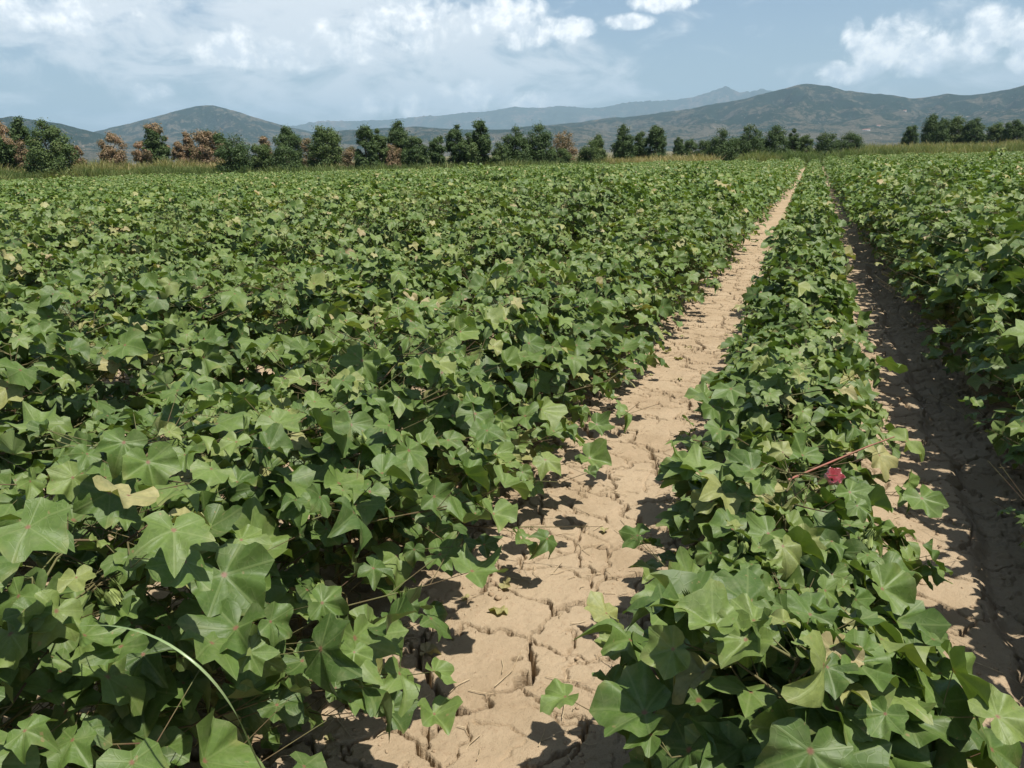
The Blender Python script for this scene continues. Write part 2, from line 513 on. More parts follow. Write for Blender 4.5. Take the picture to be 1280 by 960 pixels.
# ------------------------------------------------------------------ cotton plant architecture
def make_proto(seed, thin=1.0):
    """unit plant: height 1, canopy radius 1 (horizontal); leaves, segments"""
    g = np.random.default_rng(seed)
    L = []; seg = []                         # leaf: x,y,z,ox,oy,size,droop,tone
    lean = g.normal(0, 0.05, 2)
    az = g.uniform(0, 6.28)
    nn = 19
    zs = np.linspace(0.10, 0.97, nn)
    prev = np.array([0, 0, 0.0])

    def stem_at(z):
        return np.array([lean[0] * z + 0.03 * math.sin(5 * z), lean[1] * z + 0.03 * math.cos(4 * z + 1), z])
    for a, b in zip(np.linspace(0, .95, 8), np.linspace(.12, .97, 8)):
        seg.append((stem_at(a), stem_at(b), 1.0 - .75 * a, 1.0 - .75 * b))
    for z in zs:
        az += math.radians(137) + g.normal(0, .25)
        env = np.interp(z, [0, .12, .35, .6, .8, 1.0], [.66, .92, 1.0, .86, .54, .20])
        p0 = stem_at(z); o = np.array([math.cos(az), math.sin(az), 0])
        # stem leaf
        if z > 0.3 or g.random() < .4:
            az2 = az + g.normal(0, .7) + 0.9; o2 = np.array([math.cos(az2), math.sin(az2), 0])
            pl = g.uniform(.22, .42) * (0.45 + 0.55 * env)
            pe = p0 + o2 * pl + np.array([0, 0, g.uniform(.07, .16)])
            if pe[2] > 1.02: pe[2] = 1.02 - g.uniform(0, .05)
            L.append((*pe, o2[0], o2[1], g.uniform(.8, 1.15) * (1.0 if z < .85 else .62), g.uniform(0.1, .8), g.random()))
            seg.append((p0, pe, .22, .14))
        # fruiting branch with leaves at its nodes
        ln = env * g.uniform(.55, .95); el = g.uniform(.10, .34)
        p1 = p0 + o * ln * .5 + np.array([0, 0, ln * .5 * el])
        az3 = az + g.choice([-1, 1]) * g.uniform(.2, .45)
        p2 = p1 + np.array([math.cos(az3), math.sin(az3), 0]) * ln * .5 + np.array([0, 0, ln * .3 * el])
        for p in (p1, p2): p[2] = min(p[2], 1.0)
        seg.append((p0, p1, .42, .3)); seg.append((p1, p2, .3, .2))
        for q, pb in ((.3, p0 * .45 + p1 * .55), (.5, p1), (.62, p1 * .7 + p2 * .3), (.78, p1 * .35 + p2 * .65), (1., p2)):
            for _ in range(1 if q < 1 else 2):
                if g.random() > .86 * thin: continue
                a4 = az3 + g.normal(0, .9); o4 = np.array([math.cos(a4), math.sin(a4), 0])
                pe = pb + o4 * g.uniform(.10, .26) + np.array([0, 0, g.uniform(.02, .13)])
                pe[2] = np.clip(pe[2], 0.07, 1.04)
                sz = g.uniform(.5, 1.25) * (.75 if z > .82 else 1) * (.85 if z < .25 else 1)
                oo = pe[:2] / max(1e-3, np.hypot(*pe[:2])) * .6 + o4[:2] * .5
                oo /= np.hypot(*oo) + 1e-6
                L.append((*pe, oo[0], oo[1], sz, g.uniform(.1, 1.1), g.random()))
                seg.append((pb, pe, .16, .11))
    # growing tip
    for _ in range(4):
        a = g.uniform(0, 6.28); pe = stem_at(.97) + np.array([math.cos(a) * .1, math.sin(a) * .1, g.uniform(.02, .08)])
        L.append((*pe, math.cos(a), math.sin(a), g.uniform(.25, .5), g.uniform(0, .3), .55 + .4 * g.random()))
        seg.append((stem_at(.97), pe, .14, .1))
    S0 = np.array([s[0] for s in seg]); S1 = np.array([s[1] for s in seg]); r0 = np.array([s[2] for s in seg]); r1 = np.array([s[3] for s in seg])
    return np.array(L), (S0, S1, r0, r1)


PROTO = [make_proto(100 + i) for i in range(36)]


def place_leaves(proto, x, y, z0, H, R, rot, lsize, sub=1.0, tone_off=0.0):
    L = proto[0]
    if sub < 1:
        L = L[RNG.random(len(L)) < sub]
    c, s = math.cos(rot), math.sin(rot)
    P = np.stack([x + R * (c * L[:, 0] - s * L[:, 1]), y + R * (s * L[:, 0] + c * L[:, 1]), z0 + H * L[:, 2]], 1)
    ox, oy = c * L[:, 3] - s * L[:, 4], s * L[:, 3] + c * L[:, 4]
    n = len(L)
    O = np.stack([ox, oy, np.zeros(n)], 1)
    hrel = np.clip(L[:, 2], 0, 1)
    drp = L[:, 6] * (1.15 - .55 * hrel)
    N = np.array([[0, 0, .62]]) + O * (drp * .74)[:, None] + SUN[None] * .48 + RNG.normal(0, .40, (n, 3))
    N /= np.linalg.norm(N, axis=1, keepdims=True)
    ja = RNG.normal(0, .55, n)
    D = np.stack([ox * np.cos(ja) - oy * np.sin(ja), ox * np.sin(ja) + oy * np.cos(ja), -0.25 * np.ones(n)], 1)
    T = D - N * np.sum(D * N, 1, keepdims=True); T /= np.linalg.norm(T, axis=1, keepdims=True)
    S = lsize * L[:, 5]
    tone = .15 + .43 * L[:, 7] ** 1.15 + tone_off + RNG.normal(0, .075, n)
    young = hrel > .95
    tone = np.where(young, tone + .10, tone)
    old = RNG.random(n) < np.where(hrel < .4, .14, .05)
    tone = np.where(old, RNG.uniform(.72, 1.0, n), tone)
    return P, N, T, S, np.clip(tone, 0, 1)


def in_lane(k, y, cx, cz):
    """leaves that would hang into the trodden furrows"""
    f = 1 - np.clip(cz, 0, .6) / 1.45
    if k == 0: return cx > np.minimum(-.81 * f + .010 * y + .12 * float(sstep(2.9, 1.7, y)), -.54)
    if k == 1 and y > 1.42: return (cx < np.minimum(-.50 * f, -.33)) | (cx > .41 - .07 * float(sstep(2.5, 5, y)))
    if k == 2: return cx < np.maximum(.58 - .008 * y, .40) + .20 * np.clip(cz, 0, .6) * float(sstep(16, 5, y))
    return np.zeros(len(cx), bool)


def place_segs(proto, x, y, z0, H, R, rot, rad, nmax=None):
    S0, S1, r0, r1 = proto[1]
    if nmax: S0, S1, r0, r1 = S0[:nmax], S1[:nmax], r0[:nmax], r1[:nmax]
    c, s = math.cos(rot), math.sin(rot)

    def tf(A):
        return np.stack([x + R * (c * A[:, 0] - s * A[:, 1]), y + R * (s * A[:, 0] + c * A[:, 1]), z0 + H * A[:, 2]], 1)
    return tf(S0), tf(S1), r0 * rad, r1 * rad


def at_px(px, py, z):
    d = ray(px, py); t = (z - CAM[2]) / d[2]
    return CAM + d * t


# list of plants: row k at x = ROW0 + k*PITCH
plants = []
prng = np.random.default_rng(77)
for k in range(-42, 34):
    xr = ROW0 + k * PITCH
    y = 0.42 + prng.uniform(0, .2)
    while y < 92:
        dens = 1.0
        x = xr + prng.normal(0, .03) + (.07 if k == 1 else .02 if k == 0 else 0)
        az = math.atan2(x, y); d = math.hypot(x, y)
        step = prng.uniform(.135, .225)
        if k == 1: step *= 1.45 if y < 2.9 else 1.1
        elif k == 2: step *= .74
        elif k < 0: step *= 1.12
        if d > 30: step *= 1.35
        if d < edge_dist(az) and ((-math.radians(62) < az < math.radians(25)) or (d < 6.5 and abs(x) < 4.5)) and d > 0.62:
            n1 = float(fbm(np.array([x * .35]), np.array([y * .22]), 3, 9)[0])
            u_ = prng.random(); hv = np.clip(prng.normal(1, .12), .7, 1.3) * (1.18 if u_ < .07 else .72 if u_ > .95 else 1) * (0.86 + .28 * n1)
            if k == 1:
                H, R = .48 * hv * prng.normal(1, .09), (.385 + .03 * float(sstep(9, 26, y))) * prng.normal(1, .12)
            elif k >= 2:
                H, R = .77 * hv, (.56 + .05 * float(sstep(5, 14, y)) if k == 2 else .47) * prng.normal(1, .1)
            else:
                H, R = (.68 if k == 0 else .71) * hv, ((.60 + .06 * float(sstep(2.6, 1.6, y)) if k == 0 else .455) + (.08 * float(sstep(12, 28, y)) if k == 0 else 0)) * prng.normal(1, .1)
            H = .66 + (H - .66) * .55 if d > 24 else H
            H *= 1 - .17 * float(sstep(12, 34, d))
            plants.append((k, x, y, H, R, d))
        y += step
plants = [p for p in plants if not (p[0] == 1 and p[2] < 1.42)]
plants += [(1, -.03, 1.15, .55, .33, math.hypot(.03, 1.15)), (1, .12, 1.30, .43, .32, math.hypot(.12, 1.30))]
# a bare stretch in the furrow left of the path shows at about 4-5 m (plants there are smaller)
plants = [(k, x, y, H * (.86 if (k in (0, -1) and 3.9 < y < 5.6) else 1), R * (.78 if (k in (0, -1) and 3.7 < y < 5.6) else 1), d) for (k, x, y, H, R, d) in plants]

# which ones show: projected inside the frame
info = []
for i, (k, x, y, H, R, d) in enumerate(plants):
    px, py, pz = project((x, y, H * .75))
    vis = pz > .3 and -20 < px < 1300 and py < 1010
    info.append((vis, d, i))
order = [i for (v, d, i) in sorted(info, key=lambda t: t[1]) if v]
INDIV = order[:296]
INDIV_SET = set(INDIV)

ORD = ["first", "second", "third", "fourth", "fifth", "sixth", "seventh", "eighth", "ninth", "tenth", "eleventh", "twelfth", "thirteenth", "fourteenth", "fifteenth", "sixteenth", "seventeenth", "eighteenth", "nineteenth", "twentieth"]
TENS = {2: "twenty", 3: "thirty", 4: "forty", 5: "fifty", 6: "sixty"}


def ordinal(n):
    if n <= 20: return ORD[n - 1]
    t, u = divmod(n, 10)
    if u == 0: return {3: "thirtieth", 4: "fortieth", 5: "fiftieth", 6: "sixtieth", 7: "seventieth"}[t]
    return TENS[t] + "-" + ORD[u - 1]


def tone_patch(x, y):
    a = float(fbm(np.array([x * .16]), np.array([y * .16]), 3, 33)[0]) - .5
    b = float(fbm(np.array([x * .9]), np.array([y * .9]), 2, 34)[0]) - .5
    return .22 * a + .22 * b


# pick the plant of the middle row that carries the pink flower
flower_i = min((i for i in INDIV if plants[i][0] == 1), key=lambda i: abs(plants[i][2] - 2.42))
row_count = {}
for i in sorted(INDIV, key=lambda i: plants[i][2]):
    row_count.setdefault(plants[i][0], []).append(i)
idx_in_row = {i: n + 1 for lst in row_count.values() for n, i in enumerate(lst)}


def plant_label(i):
    k = plants[i][0]; n = idx_in_row[i]
    if i == flower_i:
        return "low cotton plant with a pink bloom and reddish branch in the narrow middle row"
    if k == 1:
        return f"low leafy cotton plant, {ordinal(n)} from the camera in the narrow middle row"
    if k == 0:
        return f"tall bushy cotton plant, {ordinal(n)} from the camera along the path's left side"
    if k == 2:
        return f"tall dark cotton plant, {ordinal(n)} from the camera beside the shaded right furrow"
    if k > 2:
        return f"leafy cotton plant, {ordinal(n)} visible in the {ordinal(k - 1)} row right of the shaded furrow"
    return f"leafy cotton plant, {ordinal(n)} visible in the {ordinal(1 - k)} row left of the path"


def bud_mesh(seed):
    g = np.random.default_rng(seed)
    V = []; T = []
    # ovoid core
    nu, nv = 8, 5
    for j in range(nv + 1):
        t = j / nv
        r = .011 * math.sin(math.pi * min(.98, .06 + .9 * t)) ** .7
        for i in range(nu):
            a = 2 * math.pi * i / nu
            V.append((r * math.cos(a), r * math.sin(a), .004 + .026 * t))
    for j in range(nv):
        for i in range(nu):
            i2 = (i + 1) % nu
            q = (j * nu + i, j * nu + i2, (j + 1) * nu + i2, (j + 1) * nu + i)
            T += [(q[0], q[1], q[2]), (q[0], q[2], q[3])]
    # three toothed bracts
    for b in range(3):
        a0 = b * 2.094 + g.uniform(-.2, .2)
        n = 13; base = len(V)
        V.append((0, 0, .002))
        for i in range(n):
            w = -1.15 + 2.3 * i / (n - 1)
            hgt = (.040 if i % 2 == 0 else .029) * (1 - .28 * abs(w / 1.15) ** 2) * (1 - (abs(w) > 1.1) * .5)
            r = .017 + .004 * math.cos(w * 2)
            V.append((r * .8 * math.cos(a0 + w * .7), r * .8 * math.sin(a0 + w * .7), hgt * .45))
        for i in range(n):
            w = -1.15 + 2.3 * i / (n - 1)
            hgt = (.044 if i % 2 == 0 else .031) * (1 - .28 * abs(w / 1.15) ** 2)
            r = .012 + g.uniform(0, .004)
            V.append((r * math.cos(a0 + w * .6), r * math.sin(a0 + w * .6), hgt))
        for i in range(n - 1):
            T.append((base, base + 1 + i, base + 2 + i))
            p, q = base + 1 + i, base + 1 + n + i
            T += [(p, p + 1, q + 1), (p, q + 1, q)]
    return np.array(V), np.array(T)


BUDS = [make_mesh("flower_bud", *bud_mesh(s), M_BUD, smooth=False) for s in range(4)]


def flower_mesh():
    g = np.random.default_rng(4)
    V = []; T = []
    for p in range(5):
        a0 = p * 1.2566; base = len(V); nu, nv = 7, 7
        for j in range(nv):
            t = j / (nv - 1)
            for i in range(nu):
                w = (-.75 + 1.5 * i / (nu - 1))
                rad = .005 + .021 * math.sin(t * 2.15) + .004 * t * math.sin(5 * w + p) + .0022 * math.sin(9 * w + p * 2 + 7 * t)
                z = .006 + .044 * t - .008 * t * abs(w) + (.0035 * math.sin(14 * w + p) if j == nv - 1 else 0)
                V.append((rad * math.cos(a0 + w), rad * math.sin(a0 + w), z))
        for j in range(nv - 1):
            for i in range(nu - 1):
                q = (base + j * nu + i, base + j * nu + i + 1, base + (j + 1) * nu + i + 1, base + (j + 1) * nu + i)
                T += [(q[0], q[1], q[2]), (q[0], q[2], q[3])]
    return np.array(V), np.array(T)


FPW = [at_px(1040, 592, .38), at_px(985, 600, .365), at_px(1040, 577, .395), at_px(1085, 558, .425), at_px(1118, 546, .445)]


def build_plant(i):
    k, x, y, H, R, d = plants[i]
    lod = 0 if d < 2.9 else 1
    proto = PROTO[int(prng.integers(0, len(PROTO)))]
    rot = prng.uniform(0, 6.28)
    z0 = float(ground_z(x, y)[0]) - .01
    root = empty("cotton_plant", (x, y, z0))
    tag(root, plant_label(i), "cotton plant", "cotton plants standing in the field rows")
    ls = .074 if k != 1 else .077
    if d < 2.2 and k == 1: ls = .083
    if d < 1.5 and k == 1: ls = .092
    if d < 1.9 and k < 1: ls = .080
    P, N, T, S, tone = place_leaves(proto, 0, 0, 0, H, R, rot, ls, 1.0, tone_patch(x, y))
    kp = ~in_lane(k, y, x + P[:, 0] + T[:, 0] * S * .5, P[:, 2])
    P, N, T, S, tone = P[kp], N[kp], T[kp], S[kp], tone[kp]
    org = np.array([x, y, z0])
    if k == 1 and abs(y - plants[flower_i][2]) < 1.0:
        keep = np.ones(len(P), bool)
        ctr = org + P + T * (S * .4)[:, None]
        for n_, f in enumerate(FPW):
            u = (CAM - f) / np.linalg.norm(CAM - f)
            for dv, rr, mx in ((u, .075 if n_ == 0 else .055, .8), (SUN, .07, .5)):
                t = np.clip((ctr - f) @ dv, -.02, mx)
                keep &= np.linalg.norm(ctr - f - dv * t[:, None], axis=1) > rr
        P, N, T, S, tone = P[keep], N[keep], T[keep], S[keep], tone[keep]
    FP = [f - org for f in FPW]
    V, F, U, C = leaves_mesh_arrays(P, N, T, S, tone, lod)
    add_obj("foliage", make_mesh("foliage", V, F, M_LEAF, U, C), root)
    s = place_segs(proto, 0, 0, 0, H, R, rot, .0062)
    V, Q = prisms(*s, n=6 if lod == 0 else 4)
    add_obj("stem", make_mesh("stem", V, Q, M_STEM), root)
    if d < 3.3:
        S0, S1, _, _ = s
        ends = S1[8:][RNG.permutation(len(S1) - 8)][:4 if d < 2.2 else 2]
        for e in ends:
            o = add_obj("flower_bud", BUDS[int(RNG.integers(0, 4))], root, tuple(e))
            o.rotation_euler = (RNG.uniform(-.5, .5), RNG.uniform(-.5, .5), RNG.uniform(0, 6))
            o.scale = (RNG.uniform(.8, 1.15),) * 3
    if i == flower_i:
        f0 = FP[0]
        o = add_obj("flower", make_mesh("flower", *flower_mesh(), M_PETAL), root, tuple(f0 - np.array([0, -.01, .025])))
        o.rotation_euler = (math.radians(48), math.radians(15), 0)
        tag(o, "crumpled pink bloom")
        cv, cq = tube([(0, 0, .03), f0 * .25 + np.array([0, 0, .04]), f0 * .6 + np.array([0, 0, .03]), f0 - np.array([0, -.012, .022])], [.006, .005, .004, .003])
        add_obj("flower_branch", make_mesh("flower_branch", cv, cq, M_STEM), root)
        cv, cq = tube(FP[1:], [.0040, .0033, .0026, .0020])
        tag(add_obj("branch", make_mesh("branch", cv, cq, M_REDSTEM), root), "bare reddish branch")
    return root


for i in INDIV:
    build_plant(i)

# the rest of the crop, one object
Vs, Ts, Us, Cs, Ms = [], [], [], [], []
off = 0
groups = {1: [], 2: [], 3: []}
segs = []
for i, (k, x, y, H, R, d) in enumerate(plants):
    if i in INDIV_SET: continue
    lod = 1 if d < 10 else (2 if d < 30 else 3)
    proto = PROTO[int(prng.integers(0, len(PROTO)))]
    rot = prng.uniform(0, 6.28)
    z0 = 0.0
    sub = 1.0 if lod == 1 else (.95 if lod == 2 else (.68 if d < 45 else .56))
    ls = .074 * (1.0 if lod < 3 else 0.96) * (.97 if lod == 2 else 1)
    lv = place_leaves(proto, x, y, z0, H, R, rot, ls, sub, tone_patch(x, y))
    if d < 23 or (k in (1, 2) and d < 70):
        kp = ~in_lane(k, y, lv[0][:, 0] + lv[2][:, 0] * lv[3] * .5, lv[0][:, 2])
        lv = tuple(q[kp] for q in lv)
    groups[lod].append(lv)
    if d < 16:
        segs.append(place_segs(proto, x, y, z0 - .01, H, R, rot, .0065, None if d < 10 else 26))
for lod, lst in groups.items():
    P, N, T, S, tone = [np.concatenate(z) for z in zip(*lst)]
    V, F, U, C = leaves_mesh_arrays(P, N, T, S, tone, lod)
    Vs.append(V); Ts.append(F + off); Us.append(U); Cs.append(C); Ms.append(np.full(len(F), 0 if lod == 1 else 1)); off += len(V)
s = [np.concatenate(z) for z in zip(*segs)]
V, Q = prisms(*s, n=3)
F = tri(Q)
Vs.append(V); Ts.append(F + off); Us.append(np.zeros((len(V), 2))); Cs.append(np.zeros(len(V))); Ms.append(np.full(len(F), 2))
crop = add_obj("cotton_crop", make_mesh("cotton_crop", np.concatenate(Vs), np.concatenate(Ts), [M_LEAF, M_LEAF_FAR, M_STEM], np.concatenate(Us), np.concatenate(Cs), mat_idx=np.concatenate(Ms)))
tag(crop, "dense green cotton crop stretching away to the trees", "crop", kind="stuff")
print("plants", len(plants), "tris", sum(len(t) for t in Ts))

# ------------------------------------------------------------------ litter, long grass blade
lrng = np.random.default_rng(3)
P0, P1 = [], []
for _ in range(420):
    y = .9 + 6 * lrng.random() ** 1.8
    u = lrng.random()
    x = lrng.choice([-.86, -.42, .35]) + lrng.normal(0, .09) if u < .7 else lrng.uniform(-1.0, -.4)
    a = lrng.uniform(0, 3.14); L = lrng.uniform(.01, .05) * (2 if lrng.random() < .12 else 1)
    c = np.array([x, y]); dv = np.array([math.cos(a), math.sin(a)]) * L
    pts = [c - dv, c + lrng.normal(0, .15, 2) * L, c + dv]
    zz = ground_z([p[0] for p in pts], [p[1] for p in pts]) + .003 + lrng.random(3) * .006
    for q in (0, 1):
        P0.append((*pts[q], zz[q])); P1.append((*pts[q + 1], zz[q + 1]))
V, Q = prisms(np.array(P0), np.array(P1), np.full(len(P0), .0013), np.full(len(P0), .0011), 4)
tag(add_obj("straw_litter", make_mesh("straw_litter", V, Q, M_STRAW)), "dry straw bits scattered on the cracked path", "straw", kind="stuff")

# a few fallen leaves on the soil
n = 46
yy = 1.0 + 6 * lrng.random(n) ** 1.6; xx = lrng.choice([-.84, -.45, .40, .60], n) + lrng.normal(0, .10, n)
P = np.stack([xx, yy, ground_z(xx, yy) + .008], 1)
N = np.array([[0, 0, 1.0]]) + lrng.normal(0, .22, (n, 3)); N /= np.linalg.norm(N, axis=1, keepdims=True)
T = lrng.normal(0, 1, (n, 3)); T -= N * np.sum(T * N, 1, keepdims=True); T /= np.linalg.norm(T, axis=1, keepdims=True)
V, F, U, C = leaves_mesh_arrays(P, N, T, lrng.uniform(.018, .045, n), lrng.uniform(.9, 1.0, n), 0)
tag(add_obj("fallen_leaves", make_mesh("fallen_leaves", V, F, M_LEAF, U, C)), "dry fallen leaves lying on the cracked soil", "leaves", kind="stuff")

# small crumbs of earth on the path edges
P = []
for _ in range(1300):
    y = .9 + 6.5 * lrng.random() ** 1.7
    x = lrng.choice([-.86, -.38, .62, .45]) + lrng.normal(0, .07)
    r = lrng.uniform(.002, .0065) * (1.8 if lrng.random() < .05 else 1)
    P.append((x, y, r))
P = np.array(P)
gz = ground_z(P[:, 0], P[:, 1])
ico = np.array([(0, 0, 1), (.9, 0, .3), (.28, .85, .3), (-.72, .53, .35), (-.72, -.53, .3), (.28, -.85, .25), (.7, .5, -.5), (-.3, .8, -.5), (-.9, 0, -.5), (-.3, -.8, -.5), (.7, -.5, -.5)])
icf = np.array([(0, 1, 2), (0, 2, 3), (0, 3, 4), (0, 4, 5), (0, 5, 1), (1, 6, 2), (2, 7, 3), (3, 8, 4), (4, 9, 5), (5, 10, 1), (2, 6, 7), (3, 7, 8), (4, 8, 9), (5, 9, 10), (1, 10, 6)])
jit = 1 + .9 * (lrng.random((len(P), 11, 3)) - .5)
V = (np.stack([P[:, 0], P[:, 1], gz + P[:, 2] * .3], 1)[:, None] + ico[None] * jit * P[:, 2][:, None, None] * np.array([1.2, 1, .8])).reshape(-1, 3)
F = (icf[None] + (np.arange(len(P)) * 11)[:, None, None]).reshape(-1, 3)
M_CLOD = simple_mat("clod", (0.37, 0.275, 0.175), (0.29, 0.21, 0.13), 25, 0.95, 0.4, 0.004, 0.1)
tag(add_obj("soil_crumbs", make_mesh("soil_crumbs", V, F, M_CLOD, smooth=False)), "crumbs of dry earth along the path edges", "soil crumbs", kind="stuff")


def blade(name, pts, width, mat, label):
    P = np.array(pts, float)
    # resample with a Catmull-like interpolation
    t = np.linspace(0, len(P) - 1, 28); Q = np.stack([np.interp(t, range(len(P)), P[:, k]) for k in range(3)], 1)
    for _ in range(5): Q[1:-1] = .25 * Q[:-2] + .5 * Q[1:-1] + .25 * Q[2:]
    d = np.gradient(Q, axis=0); d /= np.linalg.norm(d, axis=1, keepdims=True)
    sd = np.cross(d, [0.2, -.3, 1.0]); sd /= np.linalg.norm(sd, axis=1, keepdims=True)
    up = np.cross(sd, d)
    w = width * np.sin(np.linspace(.35, math.pi * .985, len(Q)))[:, None] ** .7
    V = np.concatenate([Q - sd * w + up * w * .5, Q, Q + sd * w + up * w * .5])
    n = len(Q); F = []
    for i in range(n - 1):
        F += [(i, i + 1, n + i + 1, n + i), (n + i, n + i + 1, 2 * n + i + 1, 2 * n + i)]
    o = add_obj(name, make_mesh(name, V - Q[0], np.array(F), mat), loc=tuple(Q[0]))
    tag(o, label, "grass blade")
    return o


gb = [at_px(340, 985, .34), at_px(318, 945, .50), at_px(295, 890, .62), at_px(258, 838, .70), at_px(200, 796, .73), at_px(140, 780, .72), at_px(95, 783, .66)]
blade("grass_blade", gb, .0017, M_BLADE, "long pale arching grass blade over the cotton leaves, lower left corner")

# ------------------------------------------------------------------ trees beyond the field
EDGE_N = 0


def tree_mesh(name, w, h, typ, seed, trunk_frac, dep):
    """crown: leaf sprays on many small clumps in an uneven envelope; trunk with limbs"""
    g = np.random.default_rng(seed)
    nc = int(np.clip(46 + 18 * w * h / 3, 50, 140))
    cl = []
    tries = 0
    while len(cl) < nc and tries < 4000:
        tries += 1
        u = g.uniform(-1, 1, 3); t = (u[2] + 1) / 2
        if typ == "tall":
            wd = np.interp(t, [0, .12, .45, .8, 1], [.7, .95, 1, .68, .16])
        elif typ == "bush":
            wd = np.interp(t, [0, .3, .7, 1], [.95, 1, .8, .28])
        else:
            wd = np.interp(t, [0, .15, .5, .8, 1], [.75, .95, 1, .82, .3])
        r = math.hypot(u[0], u[1])
        if r > wd: continue
        if r < wd * .45 and t < .85 and g.random() < .6: continue
        z0 = trunk_frac
        cl.append((u[0] * w / 2 * 1.02, u[1] * dep / 2 * 1.0, h * (z0 + (1 - z0) * (.04 + .92 * t))))
    cl = np.array(cl)
    P, N, S, C = [], [], [], []
    per = 210
    tone0 = {"green": .30, "dark": .14, "brown": .86, "mixed": .42, "pale": .70, "red": .80, "olive": .40}
    for c in cl:
        rad = g.uniform(.09, .19) * min(w, h) * 1.0 + .06
        v = g.normal(0, 1, (per, 3)); v /= np.linalg.norm(v, axis=1, keepdims=True)
        rr = rad * g.random(per) ** .42 * np.where(g.random(per) < .25, g.uniform(.9, 1.6, per), g.uniform(.7, 1.2, per))
        p = c + v * rr[:, None] * np.array([1, 1, .85])
        p[:, 2] += np.maximum(0, rr - rad) * .5; P.append(p); n = v + np.array([0, 0, .45]) + g.normal(0, .45, (per, 3)); N.append(n / np.linalg.norm(n, axis=1, keepdims=True))
        S.append(g.uniform(.6, 1.25, per)); ct = g.normal(0, .05)
        C.append(np.full(per, ct) + g.normal(0, .045, per))
    P = np.concatenate(P); N = np.concatenate(N); S = np.concatenate(S); C = np.concatenate(C)
    P[:, 2] = np.maximum(P[:, 2], .03)
    return cl, P, N, S, C, tone0


TONES = {"green": .46, "dark": .33, "brown": .86, "mixed": .62, "pale": .78, "red": .84, "olive": .44}


def build_tree(px0, px1, ytop, off, col, shape, label, cat="tree", seed=0, tf=.08, name=None, density=1.0):
    az, _ = az_el((px0 + px1) / 2, 200)
    a0, _ = az_el(px0, 200); a1, _ = az_el(px1, 200)
    d = float(edge_dist(np.array([az]))[0]) + off
    _, el = az_el((px0 + px1) / 2, ytop)
    h = d * math.tan(el) + CAM[2]
    w = d * (a1 - a0)
    x, y = d * math.sin(az), d * math.cos(az)
    z0 = float(ground_z(x, y)[0])
    h = (h - z0) * 1.07; w *= 1.02
    dep = w * .9 if shape != "bush" else w * .8
    cl, P, N, S, C, _ = tree_mesh("crown", w, h, shape, seed, tf, dep)
    if density < 1:
        kp = RNG.random(len(P)) < density; P, N, S, C = P[kp], N[kp], S[kp], C[kp]
    ca, sa = math.cos(-az), math.sin(-az)
    base = TONES[col]
    tone = base + C
    if col == "mixed":
        sel = fbm(P[:, 0] * 1.1 + seed, P[:, 2] * 1.1, 2, seed) > .5
        tone = np.where(sel, .86, .42) + C
    # leaf sprays: bent two-quad cards
    ls = np.clip(.032 * h ** .55, .03, .085) * S
    t1 = np.cross(N, RNG.normal(0, 1, N.shape)); t1 /= np.linalg.norm(t1, axis=1, keepdims=True); t2 = np.cross(N, t1)
    V = np.stack([P - t1 * ls[:, None], P - t2 * ls[:, None] * .45 + N * ls[:, None] * .2, P + t1 * ls[:, None] * 1.1, P + t2 * ls[:, None] * .45 + N * ls[:, None] * .2], 1).reshape(-1, 3)
    F = np.arange(len(V)).reshape(-1, 4)
    R2 = np.array([[ca, -sa, 0], [sa, ca, 0], [0, 0, 1]])
    V = V @ R2.T; clr = cl @ R2.T
    root = empty(name or ("bush" if cat == "bush" else "tree"), (x, y, z0))
    tag(root, label, cat, "trees and bushes beyond the field")
    cr = add_obj("crown", make_mesh("crown", V, F, M_TREE, None, np.clip(np.repeat(tone, 4), 0, 1), smooth=False), root)
    g = np.random.default_rng(seed + 5)
    topc = np.array([g.normal(0, .05) * w, g.normal(0, .05) * w, h * .72])
    pts = [np.array([0, 0, -.1]), np.array([topc[0] * .2, topc[1] * .3, h * .2]), np.array([topc[0] * .6, topc[1] * .5, h * .45]), topc]
    r0 = max(.04, .028 * h)
    S0 = [pts[0], pts[1], pts[2]]; S1 = [pts[1], pts[2], pts[3]]; ra = [r0, r0 * .8, r0 * .55]; rb = [r0 * .8, r0 * .55, r0 * .2]
    for c in clr[g.permutation(len(clr))[:26]]:
        hz = min(c[2] * .75, h * .66); f = hz / (h * .72)
        b = np.array([topc[0] * f, topc[1] * f, hz]); m_ = (b + c) / 2 + np.array([0, 0, -.03 * h])
        S0 += [b, m_]; S1 += [m_, c]; ra += [r0 * .3, r0 * .2]; rb += [r0 * .2, r0 * .07]
    Vt, Qt = prisms(np.array(S0), np.array(S1), np.array(ra), np.array(rb), 6)
    add_obj("trunk", make_mesh("trunk", Vt, Qt, M_BARK), root)
    return root


